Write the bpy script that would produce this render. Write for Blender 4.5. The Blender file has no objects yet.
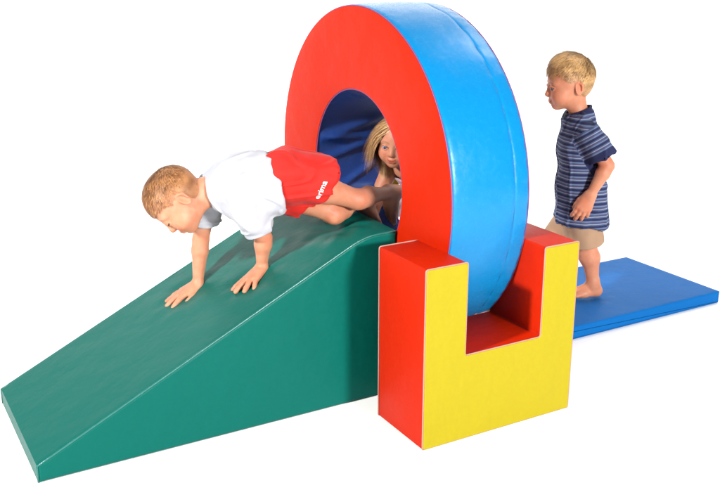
import bpy, bmesh, math, random
import numpy as np
from mathutils import Vector, Matrix
from mathutils.bvhtree import BVHTree

S = bpy.context.scene
C = S.collection

# ------------------------------------------------------------------ camera
cam_d = bpy.data.cameras.new('camera')
cam_d.sensor_width = 36.0
cam_d.lens = 939.45 / 720 * 36
cam_d.clip_end = 500
cam = bpy.data.objects.new('camera', cam_d)
C.objects.link(cam)
cam.location = (-1.4755, -2.1921, 1.4986)
cam.rotation_euler = (math.pi / 2 - 0.2976, 0, -0.5175)
S.camera = cam

# ------------------------------------------------------------------ light
world = bpy.data.worlds.new('World')
S.world = world
world.use_nodes = True
bg = world.node_tree.nodes['Background']
bg.inputs[0].default_value = (1.0, 1.0, 1.0, 1)
bg.inputs[1].default_value = 0.25

def softbox(name, target, to_light, dist, size, power, col=(1, 1, 1)):
    d = bpy.data.lights.new(name, 'AREA')
    d.shape = 'DISK'
    d.size = size
    d.energy = power
    d.color = col
    o = bpy.data.objects.new(name, d)
    C.objects.link(o)
    v = Vector(to_light).normalized()
    o.location = Vector(target) + v * dist
    o.rotation_euler = v.to_track_quat('Z', 'Y').to_euler()
    return o

softbox('studio_flash', (-0.2, 0.6, 0.5), (-0.85, -0.27, 0.50), 6.0, 0.45, 700, (1, 0.985, 0.96))
softbox('studio_flash', (0.3, 0.2, 0.5), (0.06, -1.0, 0.28), 6.0, 0.6, 660, (1, 0.985, 0.96))

# two added lamps, unseen above the frame, to whiten the backdrop and floor
for sx in (-2.6, 2.6):
    q = Vector((-1.4755 + 0.4947 * 5.3 + 0.8690 * sx, -2.1921 + 0.8690 * 5.3 - 0.4947 * sx, 4.2))
    softbox('added_background_lamp', q - Vector((0.4947 * .62, 0.8690 * .62, -.78)) * 0.001, (-0.4947 * .62, -0.8690 * .62, .78), 0.001, 1.6, 165)

S.view_settings.view_transform = 'Standard'
S.view_settings.look = 'None'
S.view_settings.exposure = 0.0
S.view_settings.gamma = 1.0

# ------------------------------------------------------------------ helpers
def tag(o, label=None, cat=None, group=None, kind=None):
    if label: o['label'] = label
    if cat: o['category'] = cat
    if group: o['group'] = group
    if kind: o['kind'] = kind
    return o

def thing(name, label, cat, loc, group=None):
    o = bpy.data.objects.new(name, None)
    o.empty_display_size = 0.1
    C.objects.link(o)
    o.location = loc
    tag(o, label, cat, group)
    return o

def mesh_obj(name, V, F, mat, parent=None, smooth=True, angle=None):
    """one mesh object; world-space vertices, moved into the parent's frame"""
    V = np.asarray(V, float)
    if parent is not None:
        V = V - np.array(parent.get('_w', parent.location))
    me = bpy.data.meshes.new(name)
    if isinstance(F, np.ndarray):
        n, k = F.shape
        me.vertices.add(len(V)); me.vertices.foreach_set('co', V.astype(np.float32).ravel())
        me.loops.add(n * k); me.loops.foreach_set('vertex_index', F.astype(np.int32).ravel())
        me.polygons.add(n)
        me.polygons.foreach_set('loop_start', np.arange(0, n * k, k, dtype=np.int32))
        me.polygons.foreach_set('loop_total', np.full(n, k, dtype=np.int32))
        me.update(calc_edges=True); me.validate()
    else:
        me.from_pydata([tuple(v) for v in V], [], F)
    me.materials.append(mat)
    if smooth:
        me.polygons.foreach_set('use_smooth', [True] * len(me.polygons))
        if angle is not None:
            me.set_sharp_from_angle(angle=math.radians(angle))
        for pl in me.polygons:
            if pl.loop_total > 6: pl.use_smooth = False
    o = bpy.data.objects.new(name, me)
    C.objects.link(o)
    if parent is not None:
        o.parent = parent
        o['_w'] = list(parent.get('_w', parent.location))
    return o

def tube(path, r, seg=8, closed=True):
    """round cord along a path of points"""
    P = np.asarray(path, float)
    n = len(P)
    V = []; F = []
    prev = None
    for i in range(n):
        if closed:
            t = P[(i + 1) % n] - P[i - 1]
        else:
            t = P[min(i + 1, n - 1)] - P[max(i - 1, 0)]
        t = t / (np.linalg.norm(t) + 1e-12)
        if prev is None:
            a = np.cross(t, (0.3, 0.5, 0.81))
        else:
            a = prev - t * (prev @ t)
        a /= np.linalg.norm(a); prev = a
        b = np.cross(t, a)
        for k in range(seg):
            w = 2 * math.pi * k / seg
            V.append(P[i] + r * (math.cos(w) * a + math.sin(w) * b))
    m = n if closed else n - 1
    for i in range(m):
        j = (i + 1) % n
        for k in range(seg):
            q = (k + 1) % seg
            F.append((i * seg + k, i * seg + q, j * seg + q, j * seg + k))
    if not closed:
        F.append(tuple(range(seg))[::-1]); F.append(tuple((n - 1) * seg + k for k in range(seg)))
    return V, F

def join(*parts):
    V = []; F = []
    for v, f in parts:
        o = len(V)
        V += list(v)
        F += [tuple(i + o for i in q) for q in f]
    return V, F

def densify(poly, step, closed=True):
    out = []
    n = len(poly)
    for i in range(n if closed else n - 1):
        a = np.array(poly[i], float); b = np.array(poly[(i + 1) % n], float)
        m = max(1, int(np.linalg.norm(b - a) / step))
        for k in range(m):
            out.append(a + (b - a) * k / m)
    if not closed:
        out.append(np.array(poly[-1], float))
    return out

def round_corners(poly, r, n=5):
    out = []
    N = len(poly)
    for i in range(N):
        p = np.array(poly[i], float); a = np.array(poly[i - 1], float); b = np.array(poly[(i + 1) % N], float)
        u = (a - p) / np.linalg.norm(a - p); v = (b - p) / np.linalg.norm(b - p)
        rr = min(r, 0.45 * np.linalg.norm(a - p), 0.45 * np.linalg.norm(b - p))
        s, e = p + u * rr, p + v * rr
        for k in range(n + 1):
            t = k / n
            out.append((1 - t) ** 2 * s + 2 * t * (1 - t) * p + t * t * e)
    return out

# ------------------------------------------------------------------ noise
def _h(ix, iy, iz):
    n = (ix * 374761393 + iy * 668265263 + iz * 1274126177) & 0xffffffff
    n = ((n ^ (n >> 13)) * 1274126177) & 0xffffffff
    return ((n ^ (n >> 16)) & 0xffff) / 65535.0 * 2 - 1

def noise3(P, scale=1.0, seed=0):
    Q = np.asarray(P, float) * scale + seed * 17.31
    I = np.floor(Q).astype(np.int64); f = Q - I
    f = f * f * (3 - 2 * f)
    r = 0
    for dx in (0, 1):
        for dy in (0, 1):
            for dz in (0, 1):
                w = (f[:, 0] if dx else 1 - f[:, 0]) * (f[:, 1] if dy else 1 - f[:, 1]) * (f[:, 2] if dz else 1 - f[:, 2])
                r = r + w * _h(I[:, 0] + dx, I[:, 1] + dy, I[:, 2] + dz)
    return r

# ------------------------------------------------------------------ materials
def new_mat(name):
    m = bpy.data.materials.new(name)
    m.use_nodes = True
    nt = m.node_tree
    return m, nt, nt.nodes['Principled BSDF']

def srgb(r, g, b):
    f = lambda c: ((c / 255 + 0.055) / 1.055) ** 2.4 if c > 10 else c / 255 / 12.92
    return (f(r), f(g), f(b), 1)

def vinyl(name, col, rough=0.42, weave=900, wob=0.5, spec=0.45, var=0.06):
    """foam cover: coated fabric, slightly uneven, fine grain"""
    m, nt, p = new_mat(name)
    N = nt.nodes; L = nt.links
    tc = N.new('ShaderNodeTexCoord')
    n1 = N.new('ShaderNodeTexNoise'); n1.inputs['Scale'].default_value = 7; n1.inputs['Detail'].default_value = 4
    n2 = N.new('ShaderNodeTexNoise'); n2.inputs['Scale'].default_value = weave; n2.inputs['Detail'].default_value = 1
    n3 = N.new('ShaderNodeTexNoise'); n3.inputs['Scale'].default_value = 60; n3.inputs['Detail'].default_value = 5
    for n in (n1, n2, n3):
        L.new(tc.outputs['Object'], n.inputs['Vector'])
    b1 = N.new('ShaderNodeBump'); b1.inputs['Strength'].default_value = wob; b1.inputs['Distance'].default_value = 0.012
    b2 = N.new('ShaderNodeBump'); b2.inputs['Strength'].default_value = 0.35; b2.inputs['Distance'].default_value = 0.0006
    L.new(n1.outputs['Fac'], b1.inputs['Height'])
    L.new(n2.outputs['Fac'], b2.inputs['Height'])
    L.new(b1.outputs['Normal'], b2.inputs['Normal'])
    L.new(b2.outputs['Normal'], p.inputs['Normal'])
    mx = N.new('ShaderNodeMix'); mx.data_type = 'RGBA'
    mx.inputs[6].default_value = tuple(c * (1 - var) for c in col[:3]) + (1,)
    mx.inputs[7].default_value = tuple(min(1, c * (1 + var)) for c in col[:3]) + (1,)
    L.new(n3.outputs['Fac'], mx.inputs[0])
    L.new(mx.outputs[2], p.inputs['Base Color'])
    mr = N.new('ShaderNodeMapRange'); mr.inputs['To Min'].default_value = rough - 0.08; mr.inputs['To Max'].default_value = rough + 0.08
    L.new(n3.outputs['Fac'], mr.inputs['Value'])
    L.new(mr.outputs['Result'], p.inputs['Roughness'])
    p.inputs['Specular IOR Level'].default_value = spec
    return m

M = {}
M['red'] = vinyl('red_vinyl', (0.39, 0.012, 0.0004, 1), spec=0.09, rough=0.5)
M['yellow'] = vinyl('yellow_vinyl', (0.282, 0.228, 0.0005, 1), rough=0.55, spec=0.2, weave=500)
M['blue'] = vinyl('sky_blue_vinyl', (0.0006, 0.146, 0.35, 1), rough=0.26, spec=0.25)
M['matblue'] = vinyl('royal_blue_vinyl', (0.0006, 0.096, 0.32, 1), rough=0.55, spec=0.08)
M['green'] = vinyl('green_vinyl', (0.0006, 0.084, 0.067, 1), rough=0.37, spec=0.08)
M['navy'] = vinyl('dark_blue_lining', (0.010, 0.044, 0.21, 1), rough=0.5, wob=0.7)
M['piping'] = vinyl('pale_piping', (0.34, 0.17, 0.14, 1), rough=0.5, wob=0)
M['lilac'] = vinyl('violet_piping', (0.16, 0.04, 0.14, 1), rough=0.5, wob=0)
M['seam_blue'] = vinyl('blue_seam', (0.001, 0.07, 0.22, 1), rough=0.4, wob=0)
M['greenpipe'] = vinyl('green_welt', (0.004, 0.10, 0.085, 1), rough=0.25, wob=0, spec=0.7)

m, nt, p = new_mat('white_studio_floor')
p.inputs['Base Color'].default_value = (0.90, 0.90, 0.90, 1)
p.inputs['Roughness'].default_value = 0.9
p.inputs['Specular IOR Level'].default_value = 0.0
M['floor'] = m

# ------------------------------------------------------------------ setting
# seamless white studio sheet: floor, cove and back in one sweep across the line of sight
vd = Vector((math.sin(0.5175), math.cos(0.5175), 0)); vr = Vector((vd.y, -vd.x, 0))
cx0 = Vector((cam.location.x, cam.location.y, 0))
BD, BR, BH = 8.2, 1.6, 7.0
prof = [(-14.0, 0.0), (-6.0, 0.0), (0.0, 0.0), (3.0, 0.0), (BD - BR, 0.0)]
prof += [(BD - BR + BR * math.sin(a), BR - BR * math.cos(a)) for a in np.linspace(0.06, math.pi / 2, 24)] + [(BD, 3.0), (BD, 5.0), (BD, BH)]
V = []; F = []
for d, z in prof:
    for s in (-16, -8, 0, 8, 16):
        q = cx0 + vd * d + vr * s
        V.append((q.x, q.y, z))
for i in range(len(prof) - 1):
    for k in range(4):
        F.append((i * 5 + k, i * 5 + k + 1, (i + 1) * 5 + k + 1, (i + 1) * 5 + k))
o = mesh_obj('floor', V, F, M['floor'])
tag(o, kind='structure')

# ------------------------------------------------------------------ foam shapes
def extrude_profile(poly, axis_y0, axis_y1, er=0.008, rings=3, bulge=0.0, ny=1):
    """profile in XZ pushed along Y with rounded rims; poly anticlockwise seen from -Y"""
    P = np.array(poly, float)
    n = len(P)
    # inward normals for the rim rounding
    T = np.roll(P, -1, 0) - np.roll(P, 1, 0)
    Nn = np.stack([-T[:, 1], T[:, 0]], 1); Nn /= np.linalg.norm(Nn, axis=1)[:, None] + 1e-9
    layers = []
    for k in range(rings + 1):
        a = math.pi / 2 * k / rings
        layers.append((axis_y0 + er * (1 - math.sin(a)), er * (1 - math.cos(a))))
    layers = [(y, i) for y, i in layers]
    layers.sort()
    first = [(axis_y0 + er * (1 - math.cos(math.pi / 2 * k / rings)), er * (1 - math.sin(math.pi / 2 * k / rings))) for k in range(rings + 1)]
    last = [(axis_y0 + axis_y1 - y, i) for y, i in first][::-1]
    mid = [(first[-1][0] + (last[0][0] - first[-1][0]) * k / ny, 0) for k in range(1, ny)]
    lay = first + mid + last
    V = []; F = []
    for y, i in lay:
        q = P + Nn * i
        for x, z in q:
            V.append((x, y, z))
    for j in range(len(lay) - 1):
        for k in range(n):
            q = (k + 1) % n
            F.append((j * n + k, j * n + q, (j + 1) * n + q, (j + 1) * n + k))
    F.append(tuple(range(n))[::-1])
    F.append(tuple((len(lay) - 1) * n + k for k in range(n)))
    return V, F

W_, D_, H_, N1, N2, ZF = 0.598, 0.278, 0.600, 0.1536, 0.4561, 0.2925

def notched_block(loc, label, flip=False):
    t = thing('foam_block', label, 'foam block', loc, 'notched foam blocks')
    lx, ly, lz = loc
    prof = [(0, 0), (W_, 0), (W_, H_), (N2, H_), (N2, ZF), (N1, ZF), (N1, H_), (0, H_)]
    prof = [(x + lx, z + lz) for x, z in prof]
    red = densify(round_corners(prof, 0.008, 4), 0.5)
    v, f = extrude_profile(red, ly + 0.006, ly + D_ - 0.006, 0.003, 2)
    # flip winding so that normals look outward
    mesh_obj('cover', v, [q[::-1] for q in f], M['red'], t, angle=35)
    inner = round_corners([(x, z) for x, z in prof], 0.010, 4)
    P = np.array(inner); T = np.roll(P, -1, 0) - np.roll(P, 1, 0)
    Nn = np.stack([-T[:, 1], T[:, 0]], 1); Nn /= np.linalg.norm(Nn, axis=1)[:, None] + 1e-9
    inner = [tuple(p) for p in (P + Nn * 0.0015)]
    for y0, y1 in ((ly, ly + 0.006), (ly + D_ - 0.006, ly + D_)):
        v, f = extrude_profile(inner, y0, y1, 0.0025, 2)
        mesh_obj('face_panel', v, [q[::-1] for q in f], M['yellow'], t, angle=35)
    parts = []
    for y in (ly + 0.0035, ly + D_ - 0.0035):
        path = [(x, y, z) for x, z in densify(round_corners(prof, 0.008, 4), 0.08)]
        parts.append(tube(path, 0.0023, 8))
    mesh_obj('piping', *join(*parts), M['piping'], t)
    return t

notched_block((0, 0, 0), 'yellow fronted red foam block with a square notch, in front of the ring')
notched_block((0, 1.116, 0), 'notched foam block behind the ring, hidden behind the crawling boy')

# ---- ring
RY, RZ, RO, RI = 0.6971, 0.7270, 0.6055, 0.3123
def lathe_x(prof, seg, fn=None):
    """profile of (x, r) closed loop, turned round the X axis through (RY, RZ)"""
    V = []; F = []
    n = len(prof)
    for i in range(seg):
        a = 2 * math.pi * i / seg
        for x, r in prof:
            if fn: r = fn(x, r, a)
            V.append((x, RY + r * math.cos(a), RZ + r * math.sin(a)))
    for i in range(seg):
        j = (i + 1) % seg
        for k in range(n):
            q = (k + 1) % n
            F.append((i * n + k, j * n + k, j * n + q, i * n + q))
    return V, F
ring = thing('foam_ring', 'big upright foam ring with red faces and a sky blue rim, held in the notch', 'foam ring', (0.305, RY, 0.123))
x0, x1 = N1 + 0.001, N2 - 0.003
SEG = 160
def rim_fn(x, r, a):
    if r < RO - 0.009: return r
    u = (x - x0) / (x1 - x0)
    b = 0.005 * math.sin(math.pi * u)
    b -= 0.005 * (math.exp(-u / 0.018) + math.exp(-(1 - u) / 0.018))
    # shallow pull towards the second seam
    b -= 0.0018 * math.exp(-((u - 0.80) / 0.018) ** 2)
    b += 0.0008 * math.sin(a * 37 + 3 * math.sin(a * 5)) * math.exp(-((u - 0.80) / 0.10) ** 2)
    b += 0.0009 * math.sin(a * 61 + 2 * math.sin(a * 7)) * max(0, (u - 0.8)) * 5
    return r + b
us = [0, .006, .013, .02, .032, .05, .1, .2, .3, .4, .5, .6, .68, .72, .75, .77, .782, .79, .795, .80, .805, .81, .818, .83, .85, .88, .92, .96, .975, .985, .994, 1]
prof = [(x0 + u * (x1 - x0), RO) for u in us] + [(x1, RO - 0.012), (x0, RO - 0.012)]
v, f = lathe_x(prof, 320, rim_fn)
mesh_obj('rim_cover', v, f, M['blue'], ring, angle=40)
xs = x0 + 0.80 * (x1 - x0)
ca = [(xs, RY + (RO + 0.0005) * math.cos(a), RZ + (RO + 0.0005) * math.sin(a)) for a in np.linspace(0, 2 * math.pi, 240, endpoint=False)]
mesh_obj('seam', *tube(ca, 0.0009, 6), M['seam_blue'], ring)
for xa, xb in ((x0 - 0.004, x0 + 0.004), (x1 - 0.004, x1 + 0.003)):
    s = 1 if xa < 0.3 else -1
    R1, R2 = RO - 0.006, RI + 0.0035
    pr = []
    K = 12
    for k in range(K + 1):
        u = k / K
        bul = 0.006 * math.sin(math.pi * u) ** 0.6
        pr.append(((xa - bul) if s == 1 else (xb + bul), R2 + (R1 - R2) * u))
    pr += [((xb if s == 1 else xa), R1), ((xb if s == 1 else xa), R2)]
    v, f = lathe_x(pr, SEG)
    if s == -1: f = [q[::-1] for q in f]
    mesh_obj('face_panel', v, [q[::-1] for q in f], M['red'], ring, angle=40)
rng = random.Random(4)
folds = [(rng.uniform(0, 2 * math.pi), rng.uniform(0.035, 0.11), rng.uniform(0.003, 0.011), rng.uniform(-.5, .5)) for _ in range(46)]
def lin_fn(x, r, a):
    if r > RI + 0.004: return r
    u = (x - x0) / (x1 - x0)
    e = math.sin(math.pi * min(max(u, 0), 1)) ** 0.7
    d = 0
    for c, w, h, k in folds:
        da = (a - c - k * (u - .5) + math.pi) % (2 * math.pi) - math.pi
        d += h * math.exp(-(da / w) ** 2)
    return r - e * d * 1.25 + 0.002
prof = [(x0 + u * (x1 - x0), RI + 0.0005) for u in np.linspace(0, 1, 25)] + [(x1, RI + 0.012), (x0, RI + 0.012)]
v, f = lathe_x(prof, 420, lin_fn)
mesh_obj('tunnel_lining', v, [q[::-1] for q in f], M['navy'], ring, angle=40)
parts = []
for x in (x0 - 0.001, x1 + 0.001):
    for r in (RO - 0.0042, RI + 0.001):
        parts.append(tube([(x, RY + r * math.cos(a), RZ + r * math.sin(a)) for a in np.linspace(0, 2 * math.pi, 200, endpoint=False)], 0.0022, 8))
mesh_obj('piping', *join(*parts), M['lilac'], ring)

def dent(V, spots, zmin):
    """foam giving way under hands, knees and feet, the cover creasing around them"""
    V = np.array(V, float)
    up = V[:, 2] > zmin
    for x, y, d, r in spots:
        q = np.hypot(V[:, 0] - x, V[:, 1] - y)
        a = np.arctan2(V[:, 1] - y, V[:, 0] - x)
        w = np.exp(-(q / r) ** 2) - .25 * np.exp(-((q - 1.9 * r) / (.7 * r)) ** 2)
        w += .16 * np.sin(a * 7 + x * 50) * np.exp(-((q - 1.5 * r) / (.8 * r)) ** 2)
        top = V[:, 2] > (PLIP * .8 if zmin > .04 else np.minimum(PTOP, PLIP + (V[:, 0] - PX0) * (PTOP - PLIP) / (PXB - PX0)) - .045)
        V[:, 2] -= d * w * (up & top)
    return V

# ---- wedge
PX0, PX1, PXB, PY0, PY1, PLIP, PTOP = -1.0912, 0.147, 0.022, 0.403, 1.0005, 0.0577, 0.598
wedge = thing('foam_wedge', 'long green foam wedge sloping down to the left under the crawling boy', 'foam wedge', ((PX0 + PX1) / 2, (PY0 + PY1) / 2, 0))
slope = (PTOP - PLIP) / (PXB - PX0)
def bez(a, c, b, n):
    return [tuple((1 - t) ** 2 * np.array(a) + 2 * t * (1 - t) * np.array(c) + t * t * np.array(b)) for t in np.linspace(0, 1, n)]
top = bez((PXB - 0.055, PTOP - 0.055 * slope), (PXB, PTOP), (PXB + 0.055, PTOP), 12)
prof = [(PX0, 0.0), (PX1, 0.0), (PX1, PTOP)] + top[::-1] + [(PX0, PLIP)]
prof = round_corners(prof[:3], 0.001, 1)[:4] and prof
def sag(x):    # the padding settles a little along the slope
    return 0.0
wp = densify(prof, 0.014)
v, f = extrude_profile(wp, PY0, PY1, 0.010, 4, ny=44)
v = dent(v, [(-.475, .800, .008, .055), (-.308, .600, .008, .055), (.005, .582, .014, .060), (-.02, .66, .006, .08)], .03)
mesh_obj('cover', v, [q[::-1] for q in f], M['green'], wedge, angle=50)
toe = (PX0, PLIP)
edge_line = [(PX0 + 0.0005, 0.004)] + [(PX0 + 0.0005, PLIP - 0.001)] + top + [(PX1 - 0.002, PTOP)]
parts = []
for y in (PY0 + 0.0035, PY1 - 0.0035):
    path = densify([(x, y, z - 0.002) for x, z in edge_line], 0.03, closed=False)
    parts.append(tube(path, 0.0034, 8, closed=False))
mesh_obj('piping', *join(*parts), M['greenpipe'], wedge)

# ---- mat
MX0, MX1, MY0, MY1, MH = 0.66, 1.8754, 0.4414, 1.0161, 0.0566
mat = thing('foam_mat', 'flat royal blue foam mat under the standing boy', 'mat', ((MX0 + MX1) / 2, (MY0 + MY1) / 2, 0))
prof = densify(round_corners([(MX0, 0.0), (MX1, 0.0), (MX1, MH), (MX0, MH)], 0.008, 4), 0.014)
v, f = extrude_profile(prof, MY0, MY1, 0.009, 4, ny=44)
v = dent(v, [(1.295, .66, .006, .05), (1.14, .86, .006, .05)], MH - .012)
mesh_obj('cover', v, [q[::-1] for q in f], M['matblue'], mat, angle=50)
zz = MH - 0.0035
c = 0.004
path = densify([(MX0 + c, MY0 + c, zz), (MX1 - c, MY0 + c, zz), (MX1 - c, MY1 - c, zz), (MX0 + c, MY1 - c, zz)], 0.05)
mesh_obj('piping', *tube(path, 0.0028, 8), M['matblue'], mat)

# ------------------------------------------------------------------ implicit figures
def nrm(v):
    v = np.asarray(v, float); return v / (np.linalg.norm(v) + 1e-12)

def frame(fwd, up):
    f = nrm(fwd); u = np.asarray(up, float); u = nrm(u - f * (u @ f)); l = np.cross(u, f)
    return np.stack([f, l, u], 1)          # columns: forward, left, up

class Fr:
    def __init__(s, o, R, k=1.0): s.o = np.array(o, float); s.R = np.asarray(R, float); s.k = k
    def p(s, x, y, z): return s.o + s.R @ (np.array([x, y, z], float) * s.k)
    def v(s, x, y, z): return s.R @ np.array([x, y, z], float)
    def inv(s, P): return ((np.asarray(P) - s.o) @ s.R) / s.k

def cone(a, b, ra, rb, k=0.01, op='u', clip=None): return ('c', np.array(a, float), np.array(b, float), ra, rb, k, op, clip or [])
def ell(c, r, R=None, k=0.01, op='u', clip=None): return ('e', np.array(c, float), np.array(r, float), np.eye(3) if R is None else np.asarray(R, float), None, k, op, clip or [])
def ball(c, r, k=0.01, op='u'): return cone(c, c, r, r, k, op)

class Grid:
    def __init__(s, lo, hi, h):
        s.lo = np.array(lo, float); s.h = h
        s.n = np.ceil((np.array(hi) - s.lo) / h).astype(int) + 1
        s.ax = [(s.lo[i] + h * np.arange(s.n[i])).astype(np.float32) for i in range(3)]
    def new(s): return np.full(tuple(s.n), 0.5, np.float32)
    def sl(s, lo, hi):
        a = np.clip(np.floor((lo - s.lo) / s.h).astype(int), 0, s.n - 1)
        b = np.clip(np.ceil((hi - s.lo) / s.h).astype(int) + 1, 1, s.n)
        return tuple(slice(int(i), int(max(j, i + 1))) for i, j in zip(a, b))

def prim_d(g, q, sl, off=0.0):
    X = g.ax[0][sl[0]][:, None, None]; Y = g.ax[1][sl[1]][None, :, None]; Z = g.ax[2][sl[2]][None, None, :]
    if q[0] == 'c':
        a, b, ra, rb = q[1], q[2], q[3], q[4]
        ba = b - a; L = float(ba @ ba)
        x, y, z = X - np.float32(a[0]), Y - np.float32(a[1]), Z - np.float32(a[2])
        if L < 1e-10:
            d = np.sqrt(x * x + y * y + z * z) - np.float32(ra)
        else:
            t = np.clip((x * np.float32(ba[0]) + y * np.float32(ba[1]) + z * np.float32(ba[2])) / np.float32(L), 0, 1)
            d = np.sqrt((x - t * np.float32(ba[0])) ** 2 + (y - t * np.float32(ba[1])) ** 2 + (z - t * np.float32(ba[2])) ** 2) - (np.float32(ra) + np.float32(rb - ra) * t)
    else:
        c, r, R = q[1], q[2] , q[3]
        x, y, z = X - np.float32(c[0]), Y - np.float32(c[1]), Z - np.float32(c[2])
        l = [x * np.float32(R[0, i]) + y * np.float32(R[1, i]) + z * np.float32(R[2, i]) for i in range(3)]
        k0 = np.sqrt(sum((l[i] / np.float32(r[i])) ** 2 for i in range(3)))
        k1 = np.sqrt(sum((l[i] / np.float32(r[i] ** 2)) ** 2 for i in range(3)))
        d = k0 * (k0 - 1) / np.maximum(k1, 1e-6)
    d = d - np.float32(off)
    for pt, n in q[7]:
        n = nrm(n)
        d = np.maximum(d, (X - np.float32(pt[0])) * np.float32(n[0]) + (Y - np.float32(pt[1])) * np.float32(n[1]) + (Z - np.float32(pt[2])) * np.float32(n[2]))
    return d

def prim_box(q, m):
    if q[0] == 'c':
        r = max(q[3], q[4]) + m
        return np.minimum(q[1], q[2]) - r, np.maximum(q[1], q[2]) + r
    r = q[2].max() + m
    return q[1] - r, q[1] + r

def smin(a, b, k):
    if k <= 0: return np.minimum(a, b)
    k = np.float32(k)
    h = np.maximum(k - np.abs(a - b), 0) / k
    return np.minimum(a, b) - h * h * k * np.float32(0.25)

def field(g, prims, off=0.0, noclip=False):
    D = g.new()
    for q in prims:
        if q[0] == 'g':                     # a group blended on its own, then joined
            sub = q[1]; k = q[2]
            lo = np.min([prim_box(s, 0.02)[0] for s in flat(sub)], 0); hi = np.max([prim_box(s, 0.02)[1] for s in flat(sub)], 0)
            g2 = Grid.__new__(Grid)
            sl = g.sl(lo, hi)
            g2.lo = g.lo + g.h * np.array([s.start for s in sl]); g2.h = g.h
            g2.ax = [g.ax[i][sl[i]] for i in range(3)]; g2.n = np.array([len(a) for a in g2.ax])
            d = field(g2, sub, off)
            D[sl] = smin(D[sl], d, k)
            continue
        if noclip: q = q[:7] + ([],)
        lo, hi = prim_box(q, 0.03 + off + q[5])
        sl = g.sl(lo, hi)
        d = prim_d(g, q, sl, off)
        if q[6] == 'u': D[sl] = smin(D[sl], d, q[5])
        else: D[sl] = -smin(-D[sl], d, q[5])
    return D

def surface_net(g, D):
    nx, ny, nz = D.shape
    ins = D < 0
    cnt = np.zeros((nx - 1, ny - 1, nz - 1), np.int8)
    for dx in (0, 1):
        for dy in (0, 1):
            for dz in (0, 1):
                cnt += ins[dx:nx - 1 + dx, dy:ny - 1 + dy, dz:nz - 1 + dz]
    act = (cnt > 0) & (cnt < 8)
    I = np.argwhere(act)
    idx = np.full(act.shape, -1, np.int32); idx[act] = np.arange(len(I))
    acc = np.zeros((len(I), 3)); num = np.zeros(len(I))
    c8 = [(0, 0, 0), (1, 0, 0), (0, 1, 0), (1, 1, 0), (0, 0, 1), (1, 0, 1), (0, 1, 1), (1, 1, 1)]
    vals = [D[I[:, 0] + a, I[:, 1] + b, I[:, 2] + c].astype(float) for a, b, c in c8]
    for i in range(8):
        for j in range(i + 1, 8):
            df = [abs(c8[i][k] - c8[j][k]) for k in range(3)]
            if sum(df) != 1: continue
            s = (vals[i] < 0) != (vals[j] < 0)
            t = np.where(s, vals[i] / np.where(s, vals[i] - vals[j], 1), 0)
            p = np.array(c8[i], float) + t[:, None] * (np.array(c8[j], float) - np.array(c8[i], float))
            acc += p * s[:, None]; num += s
    V = g.lo + g.h * (I + acc / num[:, None])
    F = []
    for ax in range(3):
        a = [slice(None)] * 3; b = [slice(None)] * 3
        a[ax] = slice(0, -1); b[ax] = slice(1, None)
        sA = ins[tuple(a)]; sB = ins[tuple(b)]
        E = np.argwhere(sA != sB)
        u, w = (ax + 1) % 3, (ax + 2) % 3
        E = E[(E[:, u] > 0) & (E[:, w] > 0) & (E[:, u] < D.shape[u] - 1) & (E[:, w] < D.shape[w] - 1)]
        flip = ins[tuple(E.T)]
        def at(du, dw):
            e = E.copy(); e[:, u] -= du; e[:, w] -= dw
            return idx[tuple(e.T)]
        Q = np.stack([at(1, 1), at(0, 1), at(0, 0), at(1, 0)], 1)
        Q[~flip] = Q[~flip][:, ::-1]
        F.append(Q)
    F = np.concatenate(F)
    F = F[(F >= 0).all(1)]
    return V, F

def vnormals(V, F):
    n = np.cross(V[F[:, 2]] - V[F[:, 0]], V[F[:, 3]] - V[F[:, 1]])
    N = np.zeros_like(V)
    for k in range(4): np.add.at(N, F[:, k], n)
    return N / (np.linalg.norm(N, axis=1)[:, None] + 1e-12)

def relax(V, F, it=1, lam=0.5):
    for _ in range(it):
        A = np.zeros_like(V); c = np.zeros(len(V))
        for k in range(4):
            for j in ((k + 1) % 4, (k + 3) % 4):
                np.add.at(A, F[:, k], V[F[:, j]]); np.add.at(c, F[:, k], 1)
        V = V + lam * (A / np.maximum(c, 1)[:, None] - V)
    return V

def flat(prims):
    o = []
    for q in prims: o += flat(q[1]) if q[0] == 'g' else [q]
    return o

def build(prims, h, off=0.0, shell=0.0, it=2, extra=None):
    fl = [q for q in flat(prims) if q[6] == 'u']
    lo = np.min([prim_box(q, off + 0.02)[0] for q in fl], 0); hi = np.max([prim_box(q, off + 0.02)[1] for q in fl], 0)
    g = Grid(lo, hi, h)
    D = field(g, prims, off)
    if shell:
        Dn = field(g, prims, off - shell, noclip=True)
        D = np.maximum(D, -Dn)
    V, F = surface_net(g, D)
    return relax(V, F, it), F

def paint(o, name, col):
    at = o.data.color_attributes.new(name, 'FLOAT_COLOR', 'POINT')
    c = np.ones((len(o.data.vertices), 4), np.float32); c[:, :col.shape[1]] = col
    at.data.foreach_set('color', c.ravel())

def fattr(o, name, val):
    at = o.data.attributes.new(name, 'FLOAT', 'POINT')
    at.data.foreach_set('value', np.asarray(val, np.float32))

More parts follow.
